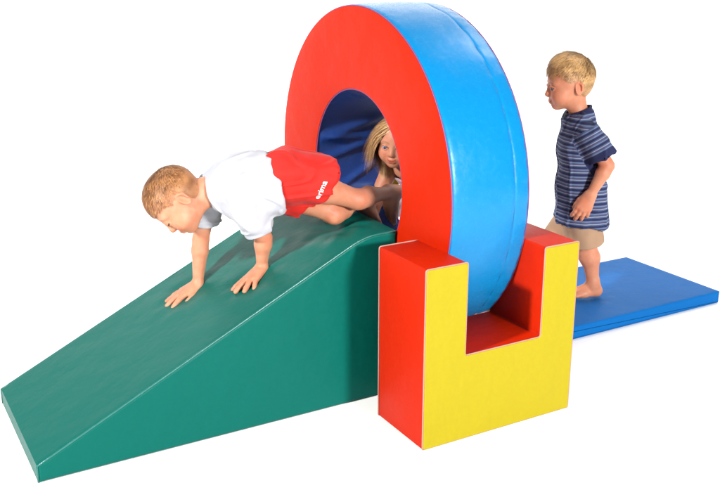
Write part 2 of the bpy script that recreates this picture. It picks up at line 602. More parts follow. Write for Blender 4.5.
# ---- body parts
def head_prims(f, closed=False, smile=.0015):
    """f: head frame, x forward, y left, z up; unit scale = a head 0.2 m high"""
    R = f.R; k = f.k
    e = lambda c, r, kk=0.02, op='u': ell(f.p(*c), np.array(r) * k, R, kk * k, op)
    c = lambda a, b, ra, rb, kk=0.01, op='u': cone(f.p(*a), f.p(*b), ra * k, rb * k, kk * k, op)
    P = [e((-.012, 0, .030), (.089, .073, .074)),
         e((.010, 0, .012), (.070, .066, .070), .03),
         e((.027, 0, -.038), (.053, .054, .052), .03),
         e((.060, 0, -.074), (.018, .021, .016), .025)]
    for s in (-1, 1):
        P += [e((.047, s * .034, -.036), (.031, .028, .030), .025),     # cheek
              e((.062, s * .030, .019), (.015, .022, .008), .018)]      # brow
    for s in (-1, 1):
        if closed: P += [e((.0735, s * .030, .000), (.0130, .0165, .0125), .008)]
        else: P += [e((.086, s * .030, .001), (.014, .017, .010), .014, 's')]   # socket
    P += [c((.076, 0, .012), (.090, 0, -.020), .008, .0092, .012),      # nose bridge
          c((.0915, 0, -.0245), (.0915, 0, -.0245), .0102, .0102, .008)]
    for s in (-1, 1):
        P += [c((.084, s * .009, -.0275), (.084, s * .009, -.0275), .0068, .0068, .006)]
        P += [c((.0725, s * .044, .002), (.0815, s * .030, .0086), .0036, .0042, .004),
              c((.0815, s * .030, .0086), (.0805, s * .016, .003), .0042, .0038, .004),  # upper lid
              c((.0735, s * .042, -.003), (.0795, s * .029, -.0080), .003, .0036, .005),
              c((.0795, s * .029, -.0080), (.079, s * .016, -.001), .0036, .003, .005)]
    # lips
    P += [e((.080, 0, -.051), (.011, .019, .009), .010)]
    for s in (-1, 1):
        P += [c((.0855, s * .004, -.0495), (.0750, s * .022, -.0530 + smile), .0038, .0022, .004)]
    P += [c((.0830, -.009, -.0590), (.0830, .009, -.0590), .0046, .0046, .005)]
    P += [c((.0920, -.016, -.0540), (.0920, .016, -.0540), .0028, .0028, .003, 's')]
    # ears
    for s in (-1, 1):
        ER = R @ np.array([[math.cos(.35 * s), -math.sin(.35 * s), 0], [math.sin(.35 * s), math.cos(.35 * s), 0], [0, 0, 1]])
        P += [ell(f.p(-.018, s * .0725, -.010), np.array((.0180, .0070, .0275)) * k, ER, .008 * k),
              cone(f.p(-.028, s * .0775, -.016), f.p(-.030, s * .0795, .004), .0045 * k, .0055 * k, .004 * k),
              cone(f.p(-.030, s * .0795, .004), f.p(-.016, s * .0765, .015), .0055 * k, .0045 * k, .004 * k),
              ell(f.p(-.015, s * .0805, -.008), np.array((.0105, .0050, .019)) * k, ER, .004 * k, 's'),
              ell(f.p(-.010, s * .0725, -.020), np.array((.006, .006, .010)) * k, ER, .004 * k)]
    return P

def head_tint(V, f, base, closed=False, smile=.0015):
    """natural pigment: lips, flushed cheeks, brows, lash line"""
    Q = f.inv(V)
    T = np.tile(np.array(base, float), (len(V), 1))
    def mixin(w, col):
        w = np.clip(w, 0, 1)[:, None]
        T[:] = T * (1 - w) + np.array(col) * w
    g = lambda c, r: np.exp(-(((Q - np.array(c)) / np.array(r)) ** 2).sum(1))
    b = np.array(base)
    for s in (-1, 1):
        mixin(.45 * g((.062, s * .038, -.034), (.03, .02, .018)), b * (1.08, .62, .55))
        mixin(.50 * g((-.018, s * .082, -.006), (.02, .015, .03)), b * (1.05, .6, .5))
    mixin(.5 * g((.103, 0, -.028), (.012, .012, .010)), b * (1.05, .65, .6))
    lip = ((np.abs(Q[:, 1]) / .0205) ** 2 + ((Q[:, 2] + .0540 - smile * (Q[:, 1] / .015) ** 2) / .0078) ** 2 < 1) & (Q[:, 0] > .070)
    T[lip] = b * (.95, .56, .54)
    ml = (np.abs(Q[:, 1]) < .019) & (np.abs(Q[:, 2] + .0540 - smile * (Q[:, 1] / .015) ** 2) < .0014) & (Q[:, 0] > .066)
    T[ml] = b * (.45, .18, .18)
    for s in (-1, 1):
        yy = Q[:, 1] * s
        zb = .0245 - ((yy - .030) / .05) ** 2 * 2.0 * .02 + .004 * np.sin((yy - .012) * 60) * 0
        br = (np.abs(Q[:, 2] - zb) < .0030) & (yy > .012) & (yy < .047) & (Q[:, 0] > .04)
        T[br] = T[br] * .62 + np.array((.14, .075, .035)) * .38
        zl = .0048 - ((yy - .030) / .020) ** 2 * .006
        if closed: zl = -.0055 + ((yy - .030) / .020) ** 2 * .005
        ls = (np.abs(Q[:, 2] - zl) < .0023) & (yy > .014) & (yy < .047) & (Q[:, 0] > .05)
        T[ls] = b * (.16, .10, .09)
    return T

def hand_group(wrist, fwd, back, thumb_left, k=1.0, curl=(.15, .15, .15, .2), spread=.18, thumb_out=.9, arch=0.0):
    """wrist point, finger direction, direction out of the back of the hand; thumb_left: thumb on +Y of the frame"""
    R = frame(fwd, back)
    f = Fr(wrist, R, k)
    s = 1 if thumb_left else -1
    P = []
    mc = [(.058, .0215, .002), (.062, .0075, .004), (.059, -.0065, .003), (.052, -.0195, .000)]
    rad = [.0084, .0086, .0083, .0074]
    ln = [(.021, .015, .012), (.024, .017, .012), (.022, .016, .012), (.017, .012, .011)]
    for i in range(4):
        x, y, z = mc[i]
        P.append(cone(f.p(.002, y * .55 * s, 0), f.p(x, y * s, z), .0120 * k, .0098 * k, .010 * k))
    P.append(cone(f.p(.008, .010 * s, -.003), f.p(.034, .018 * s, -.004), .011 * k, .010 * k, .010 * k))
    out = [('g', P, .006 * k)]
    for i in range(4):
        x, y, z = mc[i]
        a = (1.5 - i) * spread + (.04 if i < 2 else -.04)
        d = np.array([math.cos(a), math.sin(a) * s, 0.0])
        p = np.array([x, y * s, z]); th = arch
        r = rad[i]
        fing = []
        for j in range(3):
            th += curl[i] * (.7 if j == 0 else 1.15)
            q = p + ln[i][j] * np.array([d[0] * math.cos(th), d[1] * math.cos(th), -math.sin(th)])
            r2 = r * (.97 if j < 2 else .90)
            fing.append(cone(f.p(*p), f.p(*q), r * k, r2 * k, .002 * k))
            p = q; r = r2
        out.append(('g', fing, .0035 * k))
    t0 = (.012, .014 * s, -.005); t1 = (.034, (.026 + .008 * thumb_out) * s, -.008)
    t2 = (t1[0] + .020, t1[1] + .012 * thumb_out * s, -.010); t3 = (t2[0] + .016, t2[1] + .005 * thumb_out * s, -.012)
    out.append(('g', [cone(f.p(*t0), f.p(*t1), .0115 * k, .0092 * k, .004 * k), cone(f.p(*t1), f.p(*t2), .0090 * k, .0080 * k, .003 * k), cone(f.p(*t2), f.p(*t3), .0080 * k, .0066 * k, .003 * k)], .006 * k))
    return ('g', out, .012 * k)

def foot_group(ankle, fwd, up, inner_left, k=1.0):
    R = frame(fwd, up); f = Fr(ankle, R, k)
    s = 1 if inner_left else -1
    P = [cone(f.p(0, 0, .008), f.p(-.018, 0, -.030), .027 * k, .024 * k, .012 * k),
         cone(f.p(-.018, 0, -.036), f.p(.045, -.010 * s, -.041), .021 * k, .017 * k, .014 * k),
         cone(f.p(.010, .004 * s, -.014), f.p(.080, .012 * s, -.038), .024 * k, .016 * k, .016 * k),
         cone(f.p(.040, -.012 * s, -.040), f.p(.076, -.018 * s, -.044), .016 * k, .012 * k, .012 * k)]
    toes = [(.082, .019, .0115, .024), (.088, .004, .0080, .017), (.085, -.007, .0075, .016), (.080, -.017, .0070, .014), (.072, -.026, .0068, .012)]
    out = [('g', P, .01 * k)]
    for x, y, r, l in toes:
        out.append(cone(f.p(x - .012, y * s, -.042), f.p(x + l, y * s, -.0465), r * k, r * .88 * k, .004 * k))
    return ('g', out, .015 * k)

def leg(hip, knee, ankle, k=1.0, fwd=None):
    hip, knee, ankle = [np.array(a, float) for a in (hip, knee, ankle)]
    sh = ankle - knee
    back = nrm(np.cross(np.cross(knee - hip, sh), sh)) if np.linalg.norm(np.cross(nrm(knee - hip), nrm(sh))) > .12 else np.zeros(3)
    if fwd is not None: back = -nrm(fwd)
    c = knee + sh * .32 + back * .010 * k
    return [cone(hip, hip + (knee - hip) * .5, .066 * k, .057 * k, .03), cone(hip + (knee - hip) * .5, knee, .057 * k, .042 * k, .02),
            cone(knee, knee + sh * .25, .041 * k, .040 * k, .02), cone(knee + sh * .1, c, .037 * k, .038 * k, .02), cone(c, ankle, .038 * k, .0245 * k, .02)]

def arm(sh, el, wr, k=1.0):
    sh, el, wr = [np.array(a, float) for a in (sh, el, wr)]
    return [cone(sh, el, .036 * k, .028 * k, .02), cone(el, el + (wr - el) * .25, .0275 * k, .0285 * k, .012), cone(el + (wr - el) * .25, wr, .0285 * k, .0185 * k, .012)]

def torso(pel, waist, chest, neck, headp, left, k=1.0):
    """soft child trunk; left: unit vector to the left shoulder/hip"""
    pel, waist, chest, neck, headp = [np.array(a, float) for a in (pel, waist, chest, neck, headp)]
    l = nrm(left)
    P = []
    for s in (-1, 1):
        P += [cone(pel + l * s * .040 * k, waist + l * s * .034 * k, .070 * k, .066 * k, .04),
              cone(waist + l * s * .034 * k, chest + l * s * .036 * k, .066 * k, .068 * k, .04),
              cone(chest + l * s * .036 * k, neck + l * s * .058 * k - nrm(neck - chest) * .046 * k, .066 * k, .031 * k, .035)]
    P += [cone(neck - nrm(neck - chest) * .02 * k, headp, .040 * k, .037 * k, .03)]
    return P

# ---- skin, hair, cloth materials
def skin_mat(name, rough=0.5):
    m, nt, p = new_mat(name)
    N = nt.nodes; L = nt.links
    a = N.new('ShaderNodeVertexColor'); a.layer_name = 'tint'
    tc = N.new('ShaderNodeTexCoord')
    n = N.new('ShaderNodeTexNoise'); n.inputs['Scale'].default_value = 38; n.inputs['Detail'].default_value = 4
    L.new(tc.outputs['Object'], n.inputs['Vector'])
    mx = N.new('ShaderNodeMix'); mx.data_type = 'RGBA'; mx.blend_type = 'MULTIPLY'
    cr = N.new('ShaderNodeMapRange'); cr.inputs['From Min'].default_value = .35; cr.inputs['From Max'].default_value = .7
    cr.inputs['To Min'].default_value = 0; cr.inputs['To Max'].default_value = 1
    L.new(n.outputs['Fac'], cr.inputs['Value']); L.new(cr.outputs['Result'], mx.inputs[0])
    L.new(a.outputs['Color'], mx.inputs[6]); mx.inputs[7].default_value = (1.0, .80, .74, 1)
    L.new(mx.outputs[2], p.inputs['Base Color'])
    p.inputs['Roughness'].default_value = rough
    p.inputs['Specular IOR Level'].default_value = 0.3
    p.inputs['Subsurface Weight'].default_value = 0.25
    p.inputs['Subsurface Radius'].default_value = (1.0, 0.35, 0.2)
    p.inputs['Subsurface Scale'].default_value = 0.006
    b = N.new('ShaderNodeBump'); b.inputs['Strength'].default_value = .12; b.inputs['Distance'].default_value = .001
    n2 = N.new('ShaderNodeTexNoise'); n2.inputs['Scale'].default_value = 300
    L.new(tc.outputs['Object'], n2.inputs['Vector']); L.new(n2.outputs['Fac'], b.inputs['Height']); L.new(b.outputs['Normal'], p.inputs['Normal'])
    return m

def hair_mat(name):
    m, nt, p = new_mat(name)
    a = nt.nodes.new('ShaderNodeVertexColor'); a.layer_name = 'tint'
    nt.links.new(a.outputs['Color'], p.inputs['Base Color'])
    p.inputs['Roughness'].default_value = 0.5
    p.inputs['Specular IOR Level'].default_value = 0.35
    return m

def cloth_mat(name, col, rough=0.85, weave=900, attr=None):
    m, nt, p = new_mat(name)
    N = nt.nodes; L = nt.links
    tc = N.new('ShaderNodeTexCoord')
    n = N.new('ShaderNodeTexNoise'); n.inputs['Scale'].default_value = weave; n.inputs['Detail'].default_value = 2
    n2 = N.new('ShaderNodeTexNoise'); n2.inputs['Scale'].default_value = 25; n2.inputs['Detail'].default_value = 4
    L.new(tc.outputs['Object'], n.inputs['Vector']); L.new(tc.outputs['Object'], n2.inputs['Vector'])
    mx = N.new('ShaderNodeMix'); mx.data_type = 'RGBA'
    mx.inputs[6].default_value = tuple(c * .9 for c in col[:3]) + (1,); mx.inputs[7].default_value = tuple(min(1, c * 1.08) for c in col[:3]) + (1,)
    L.new(n2.outputs['Fac'], mx.inputs[0]); L.new(mx.outputs[2], p.inputs['Base Color'])
    b = N.new('ShaderNodeBump'); b.inputs['Strength'].default_value = .3; b.inputs['Distance'].default_value = .001
    L.new(n.outputs['Fac'], b.inputs['Height']); L.new(b.outputs['Normal'], p.inputs['Normal'])
    p.inputs['Roughness'].default_value = rough
    p.inputs['Specular IOR Level'].default_value = 0.15
    p.inputs['Sheen Weight'].default_value = 0.05
    return m

M['skin'] = skin_mat('child_skin')
M['hair'] = hair_mat('child_hair')
M['white_cloth'] = cloth_mat('white_jersey', (.37, .38, .42))
M['red_cloth'] = cloth_mat('red_sports_cloth', (.42, .012, .008), rough=.7)
M['khaki'] = cloth_mat('khaki_cotton', (.30, .19, .12))
M['grey_trim'] = cloth_mat('grey_trim', (.20, .20, .25))
M['navy_trim'] = cloth_mat('navy_rib', (.012, .013, .045))
M['dark_print'] = cloth_mat('dark_red_print', (.10, .012, .025))
M['print'] = cloth_mat('white_print', (.85, .85, .85), rough=.5)
M['pink_cloth'] = cloth_mat('pale_pink_cloth', (.40, .27, .31))
M['leggings'] = cloth_mat('off_white_leggings', (.50, .46, .48))

def striped(name):
    m, nt, p = new_mat(name)
    N = nt.nodes; L = nt.links
    a = N.new('ShaderNodeAttribute'); a.attribute_name = 'stripe'
    mt = N.new('ShaderNodeMath'); mt.operation = 'FRACT'
    L.new(a.outputs['Fac'], mt.inputs[0])
    r = N.new('ShaderNodeValToRGB'); r.color_ramp.interpolation = 'CONSTANT'
    navy = (.016, .020, .060, 1); mid = (.055, .082, .16, 1); pale = (.13, .17, .26, 1); white = (.25, .27, .33, 1); plum = (.055, .03, .08, 1)
    el = r.color_ramp.elements
    el[0].position = 0; el[0].color = navy
    el[1].position = .30; el[1].color = mid
    for pos, c in ((.46, white), (.53, mid), (.62, plum), (.70, mid), (.84, pale), (.92, mid)):
        e = el.new(pos); e.color = c
    L.new(mt.outputs[0], r.inputs['Fac'])
    cu = N.new('ShaderNodeAttribute'); cu.attribute_name = 'cuff'
    mx = N.new('ShaderNodeMix'); mx.data_type = 'RGBA'
    L.new(cu.outputs['Fac'], mx.inputs[0]); L.new(r.outputs['Color'], mx.inputs[6]); mx.inputs[7].default_value = navy
    L.new(mx.outputs[2], p.inputs['Base Color'])
    p.inputs['Roughness'].default_value = .85; p.inputs['Specular IOR Level'].default_value = .15
    tc = N.new('ShaderNodeTexCoord'); n = N.new('ShaderNodeTexNoise'); n.inputs['Scale'].default_value = 800
    b = N.new('ShaderNodeBump'); b.inputs['Strength'].default_value = .3; b.inputs['Distance'].default_value = .001
    L.new(tc.outputs['Object'], n.inputs['Vector']); L.new(n.outputs['Fac'], b.inputs['Height']); L.new(b.outputs['Normal'], p.inputs['Normal'])
    return m
M['striped'] = striped('striped_jersey')

m, nt, p = new_mat('eye')
a = nt.nodes.new('ShaderNodeVertexColor'); a.layer_name = 'tint'
nt.links.new(a.outputs['Color'], p.inputs['Base Color']); p.inputs['Roughness'].default_value = .08
M['eye'] = m

SK = np.array((.445, .205, .122))

def body(prims, f, parent, h, base=SK, flush=(), closed=False, smile=.0015):
    V, F = build(prims, h)
    o = mesh_obj('body', V, F, M['skin'], parent)
    T = head_tint(V, f, base, closed, smile)
    for c, r, w in flush:
        a = np.clip(w * np.exp(-(((V - np.array(c)) / r) ** 2).sum(1)), 0, 1)[:, None]
        T = T * (1 - a) + base * np.array((1.05, .62, .55)) * a
    paint(o, 'tint', T)
    return o, V, F

def eyes(f, parent, gaze=(1, 0, 0), iris=(.08, .16, .30)):
    for s in (-1, 1):
        c = f.p(.0715, s * .0295, .0005); r = .0128 * f.k
        g = nrm(f.R @ nrm(gaze))
        n, mseg = 24, 32
        V = []; F = []
        Rf = frame(g, f.R[:, 2])
        for i in range(n + 1):
            t = math.pi * i / n
            for j in range(mseg):
                w = 2 * math.pi * j / mseg
                V.append(c + r * (Rf @ np.array([math.cos(t), math.sin(t) * math.cos(w), math.sin(t) * math.sin(w)])))
        for i in range(n):
            for j in range(mseg):
                q = (j + 1) % mseg
                F.append((i * mseg + j, (i + 1) * mseg + j, (i + 1) * mseg + q, i * mseg + q))
        V = np.array(V)
        o = mesh_obj('eye', V, F, M['eye'], parent)
        ang = np.arccos(np.clip(((V - c) / r) @ g, -1, 1))
        col = np.tile(np.array((.75, .72, .70)), (len(V), 1))
        col[ang < .66] = iris; col[ang < .30] = (.004, .004, .004)
        paint(o, 'tint', col)

def cloth(name, prims, mat, parent, h, off=0.0, shell=.0055, wr=(), it=3):
    """wr: list of (scale vector, amplitude, seed): folds pushed along the normal"""
    V, F = build(prims, h, off, shell, it)
    N = vnormals(V, F)
    for sc, amp, seed in wr:
        n = noise3(V * np.array(sc), 1.0, seed)
        if amp < 0: n = np.maximum(0, 1 - 4.5 * np.abs(n)) ** 1.3 - .3     # sharp creases
        V = V + N * (abs(amp) * (n + .45))[:, None]
    return mesh_obj(name, V, F, mat, parent), V, F

def hair_tufts(roots, normals, dirs, length, width, lift, col, rs, segs=4, curve=0.0, droop=None):
    """fine tapered ribbons of hair as one bunch"""
    n = len(roots)
    side = np.cross(dirs, normals); side /= np.linalg.norm(side, axis=1)[:, None] + 1e-9
    Vs = []; P = roots.copy(); D = dirs.copy()
    for i in range(segs + 1):
        t = i / segs
        w = (width * (1 - t ** 2 * .85))[:, None]
        Vs += [P - side * w, P + side * w]
        if droop is not None: D = D + droop[None, :] * (1.0 / segs)
        D = D / np.linalg.norm(D, axis=1)[:, None]
        P = P + (D + normals * (lift * (1 - curve * t))[:, None]) * (length / segs)[:, None]
    V = np.stack(Vs, 1).reshape(-1, 3)
    b = (np.arange(n) * 2 * (segs + 1))[:, None]
    F = []
    for i in range(segs):
        F.append(np.concatenate([b + 2 * i, b + 2 * i + 1, b + 2 * i + 3, b + 2 * i + 2], 1))
    F = np.stack(F, 1).reshape(-1, 4)
    cc = np.repeat(col, 2 * (segs + 1), 0)
    return V, F, cc

def short_hair(f, parent, rs, c_dark, c_light, length=.022, fringe=.03, hairline=.058, thick=.004, whorl=(-.05, 0, .095), fall=(1, 0, -.3), n=9000, vol=0.0):
    """cap on the skull plus a close coat of single locks"""
    R = f.R; k = f.k
    C1 = (-.012, 0, .030); r1 = np.array((.089, .073, .074)) + thick + .002
    prims = [ell(f.p(*C1), r1 * k, R, .01), ell(f.p(.010, 0, .014), (np.array((.070, .066, .070)) + thick) * k, R, .03 * k),
             ell(f.p(-.046, 0, -.018), np.array((.034, .050, .044)) * k, R, .03 * k),
             ell(f.p(.000, 0, .048 + vol), np.array((.074, .062, .060)) * k, R, .03 * k)]
    V, F = build(prims, .0025 * 1.0)
    Q = f.inv(V)
    # hairline: keep what lies above and behind a curve from forehead over the temple to behind the ear and the nape
    def inside(Q):
        x, y, z = Q.T
        front = z - (hairline - .5 * np.maximum(0, .075 - x) * (x < .075) )
        lim = np.where(x > .045, hairline - .10 * (.075 - x), np.where(x > .012, hairline - .003 - (.045 - x) * 1.3, np.where(x > -.03, .018 - np.clip(-x - .020, 0, .012) * 3.0, -.058)))
        return z - lim
    jit = noise3(Q, 90, 3) * .006
    d = inside(Q) + jit
    keep = (d > 0)[F].all(1)
    F2 = F[keep]
    used = np.unique(F2); mp = np.full(len(V), -1); mp[used] = np.arange(len(used))
    Vc = V[used]; Nc = vnormals(V, F)[used]; Qc = Q[used]; F2 = mp[F2]
    tp = np.clip(1 - d[used] / .050, 0, 1) ** 1.5
    Vc = Vc - Nc * (tp * (thick + .0012))[:, None]
    tone = .5 + .5 * noise3(Qc, 45, 8)
    cc = np.array(c_dark) * (1 - tone)[:, None] + np.array(c_light) * tone[:, None]
    skb = SK * (.80, .72, .62)
    fade = (np.clip(1 - d[used] / .055, 0, 1) ** .8 * np.where(Qc[:, 0] > .05, .30, .55))[:, None]
    cc = cc * (1 - fade) + skb * fade
    # locks
    rnd = np.random.RandomState(rs)
    pick = rnd.randint(0, len(Vc), n)
    roots = Vc[pick] - Nc[pick] * .002 + rnd.normal(0, .001, (n, 3)); Np = Nc[pick]; q = Qc[pick]
    away = q - np.array(whorl)
    dl = away / (np.linalg.norm(away, axis=1)[:, None] + 1e-6) + .5 * np.array(fall)[None, :] + rnd.normal(0, .22, (n, 3))
    sw = noise3(q, 28, 5)[:, None] * np.cross(away / (np.linalg.norm(away, axis=1)[:, None] + 1e-6), (0, 0, 1)) * .5
    dw = (dl + sw) @ R.T
    dw = dw - Np * (dw * Np).sum(1)[:, None]; dw /= np.linalg.norm(dw, axis=1)[:, None] + 1e-9
    ln = length * (0.7 + .6 * rnd.rand(n)) * k
    topn = np.clip((q[:, 2] - .03) / .06, 0, 1); low = np.clip((.03 - q[:, 2]) / .06, 0, 1)
    ln = ln * (.55 + .75 * topn)
    fr = (q[:, 0] > .045)
    ln = ln * np.where(q[:, 2] < .02, .55, 1.0)
    ln[fr] = fringe * (.6 + .6 * rnd.rand(fr.sum())) * k
    tn = np.clip(.5 + .5 * noise3(q, 70, 9) + rnd.normal(0, .25, n), 0, 1)
    col = np.array(c_dark) * (1 - tn)[:, None] + np.array(c_light) * tn[:, None]
    fl = fade[pick] * .8
    col = col * (1 - fl) + skb * fl
    lift = .12 + .25 * rnd.rand(n) * (1 - low) + .5 * (rnd.rand(n) < .05)
    v2, f2, c2 = hair_tufts(roots, Np, dw, ln, np.full(n, .0010) * (0.7 + .6 * rnd.rand(n)), lift, col, rs, 4, 1.2)
    Vall = np.concatenate([Vc, v2]); Fall = np.concatenate([F2, f2 + len(Vc)])
    o = mesh_obj('hair', Vall, Fall, M['hair'], parent)
    paint(o, 'tint', np.concatenate([cc, c2]))
    return o

HV = 0.0026      # sampling step of the figures

# ================================================================== boy crawling down the wedge
rn = np.array([-.434, 0, .901])
p1 = thing('person', 'boy in a white shirt and red shorts crawling head first down the green wedge', 'person', (-0.20, 0.66, 0.50))
hf = Fr((-.515, .700, .722), frame((-.50, .00, -.86), (-.80, .34, .46)), 1.02)
pel, wst, chs, nck = (-.165, .625, .795), (-.225, .635, .775), (-.315, .665, .755), (-.400, .680, .745)
lft = np.array((.12, -1, .10))
shL, elL, wrL = (-.335, .578, .715), (-.258, .605, .582), (-.256, .630, .479)
shR, elR, wrR = (-.385, .785, .690), (-.405, .816, .538), (-.424, .810, .395)
hipL, kneL, ankL = (-.160, .570, .780), (.068, .538, .688), (.262, .600, .676)
hipR, kneR, ankR = (-.185, .650, .745), (.000, .582, .634), (.200, .690, .640)
fw = nrm(np.array((-1, 0, -.48)))
P = head_prims(hf, closed=True) + torso(pel, wst, chs, nck, hf.p(-.02, 0, -.05), lft)
P += arm(shL, elL, wrL) + arm(shR, elR, wrR)
P += [hand_group(np.array(wrL) + (0, 0, -.012), (-.76, -.38, -.36), rn, False, 1.15, curl=(.08, .05, .06, .10), spread=.25, thumb_out=1.0)]
P += [hand_group(np.array(wrR) + (0, 0, -.012), (-.80, .10, -.40), rn, True, 1.15, curl=(.08, .05, .06, .10), spread=.23, thumb_out=1.0)]
P += leg(hipL, kneL, ankL, .78) + leg(hipR, kneR, ankR, .78)
P += [cone(hf.p(-.050, 0, -.030), np.array(nck) + (.02, 0, .022), .034, .036, .03)]
P += [foot_group(ankL, (.22, -.10, -.96), (.96, 0, .22), False, .95), foot_group(ankR, (.75, 0, -.62), (.62, 0, .75), True, 1.0)]
body(P, hf, p1, HV, flush=[(kneL, .035, .7), (kneR, .035, .7), (elL, .03, .4), (np.array(wrL) + (-.045, -.03, -.035), .035, .4), (np.array(wrR) + (-.05, 0, -.035), .035, .4)], closed=True)
short_hair(hf, p1, 11, (.125, .048, .018), (.42, .195, .075), length=.014, fringe=.014, hairline=.050, thick=.003, whorl=(-.045, .0, .095), n=13000, fall=(1, 0, -.1))
# shirt
ax = nrm(np.array(nck) - np.array(pel))
hemp = np.array(pel) + ax * .060
Ps = []
for s in (-1, 1):
    l = nrm(lft) * s
    Ps += [cone(np.array(pel) + l * .040 - ax * .03 + (0, 0, -.008), np.array(wst) + l * .040 + (0, 0, -.012), .092, .088, .04, clip=[(hemp, -ax + np.array((0, 0, .15)))]),
           cone(np.array(wst) + l * .040 + (0, 0, -.012), np.array(chs) + l * .040, .088, .084, .05, clip=[(hemp, -ax)]),
           cone(np.array(chs) + l * .036, np.array(nck) + l * .060 - ax * .040, .082, .050, .05, clip=[(np.array(nck) + ax * .012, ax)])]
Ps += [cone(np.array(chs), np.array(nck) + ax * .03, .075, .047, .04, clip=[(np.array(nck) + ax * .010, ax)])]
for sh, el, t in ((shL, elL, .74), (shR, elR, .52)):
    sh, el = np.array(sh), np.array(el); d = nrm(el - sh)
    c = sh + (el - sh) * t
    Ps += [cone(sh, el + d * .02, .050, .050, .035, clip=[(c, d)])]
cloth('shirt', Ps, M['white_cloth'], p1, HV, shell=.006, wr=[((10, 14, 26), .006, 1), ((42, 24, 24), .0026, 2), ((7, 15, 17), -.0065, 23)])
sh1 = [o for o in p1.children if o.name.startswith('shirt')][0]
# collar: trimmed neckline lying round the neck
nk = np.array(nck)
cloth('collar', [cone(nk - ax * .035, nk + ax * .045, .0570, .0500, .01, clip=[(nk + ax * .022, ax)])], M['grey_trim'], sh1, .0020, shell=.007, it=2)
# shorts
Pp = []
pelv = np.array(pel)
for s, hip, c, n, r0, r1 in ((-1, hipR, (-.098, .622, .695), (.84, -.12, -.52), .078, .060), (1, (-.185, .572, .795), (-.062, .545, .772), (.92, .0, -.40), .084, .082)):
    hip, c = np.array(hip), np.array(c); n = nrm(n)
    Pp += [cone(pelv + nrm(lft) * s * .040 + ax * .08 + (0, 0, .002), hip, .074, r0, .04, clip=[(pelv + ax * .085, ax)]),
           cone(hip, c + (c - hip) * .75, r0, r1, .022, clip=[(c, n)])]
so, sV, sF = cloth('shorts', Pp, M['red_cloth'], p1, HV, shell=.0055, wr=[((8, 10, 34), .0075, 4), ((26, 20, 50), .0025, 5), ((7, 12, 20), -.0065, 25)])

# lettering on the hem of the near leg
def lettering(text, host, hV, hF, centre, along, out, height, mat):
    cu = bpy.data.curves.new('lettering', 'FONT'); cu.body = text; cu.align_x = 'CENTER'; cu.align_y = 'CENTER'; cu.size = height * 1.45
    cu.offset = height * .012
    tmp = bpy.data.objects.new('tmp_text', cu); C.objects.link(tmp)
    dg = bpy.context.evaluated_depsgraph_get(); me = bpy.data.meshes.new_from_object(tmp.evaluated_get(dg))
    bpy.data.objects.remove(tmp)
    bm = bmesh.new(); bm.from_mesh(me)
    bmesh.ops.triangulate(bm, faces=bm.faces[:])
    bmesh.ops.subdivide_edges(bm, edges=[e for e in bm.edges if e.calc_length() > height * .4], cuts=2)
    bm.verts.ensure_lookup_table()
    bv = BVHTree.FromPolygons([Vector(v) for v in hV], [list(map(int, q)) for q in hF])
    a = nrm(along); n = nrm(out); b = np.cross(n, a)
    V = []
    for v in bm.verts:
        p = np.array(centre) + a * v.co.x + b * v.co.y
        hit = bv.ray_cast(Vector(p + n * .12), Vector(-n))
        q = np.array(hit[0]) if hit[0] is not None else p
        V.append(q + n * .0016)
    F = [[v.index for v in f.verts] for f in bm.faces]
    bm.free()
    mesh_obj('lettering', V, F, mat, host, smooth=False)
hL, kL = np.array(hipL), np.array(kneL); dL = nrm(kL - hL)
outv = nrm(np.array((-.42, -.85, .25)) - dL * (np.array((-.42, -.85, .25)) @ dL))
upv = nrm(np.cross(outv, dL)); upv = upv if upv[2] > 0 else -upv
lettering('erima', so, sV, sF, np.array((-.108, .470, .758)), upv, outv, .019, M['print'])

# ================================================================== boy standing on the mat
p2 = thing('person', 'standing boy in a blue striped shirt and khaki shorts, barefoot on the mat', 'person', (1.29, .69, .0566))
f2 = nrm((-.86, .51, 0)); l2 = np.array((-f2[1], f2[0], 0))   # left of the walker
hf2 = Fr((1.212, .775, .979), frame((-.88, .45, -.15), (-.10, .06, 1)), 1.04)
pel2, wst2, chs2, nck2 = np.array((1.285, .735, .455)), np.array((1.275, .740, .555)), np.array((1.268, .742, .715)), np.array((1.250, .752, .872))
hipL2 = pel2 + l2 * .050 + (0, 0, -.03); kneL2 = np.array((1.285, .690, .295)); ankL2 = np.array((1.325, .668, .118))
hipR2 = pel2 - l2 * .050 + (0, 0, -.03); kneR2 = hipR2 + f2 * .09 + (0, 0, -.165); ankR2 = hipR2 + f2 * .10 + (0, 0, -.315)
shL2 = np.array((1.208, .632, .795)); elL2 = np.array((1.252, .565, .672)); wrL2 = np.array((1.196, .590, .552))
shR2 = chs2 - l2 * .125 + (0, 0, .085); elR2 = shR2 + f2 * -.05 + np.array((0, 0, -.16)) - l2 * .02; wrR2 = elR2 + f2 * .02 + np.array((0, 0, -.13))
P = head_prims(hf2) + torso(pel2, wst2, chs2, nck2, hf2.p(-.022, 0, -.05), l2)
P += arm(shL2, elL2, wrL2) + arm(shR2, elR2, wrR2)
dh = nrm(wrL2 - elL2)
P += [hand_group(wrL2, nrm((-.30, .24, -1.0)), nrm(l2 + .25 * f2), False, 1.12, curl=(.22, .25, .28, .32), spread=.07, thumb_out=.3)]
P += [hand_group(wrR2, f2 + (0, 0, -.9), nrm(-l2), True, 1.05, curl=(.3, .3, .3, .3), spread=.06, thumb_out=.3)]
P += leg(hipL2, kneL2, ankL2, 1.0, f2) + leg(hipR2, kneR2, ankR2, 1.0, f2)
P += [foot_group(ankL2, f2 * 1.0 + l2 * .15, (0, 0, 1), False, 1.0), foot_group(ankR2, f2 - l2 * .15, (0, 0, 1), True, 1.0)]
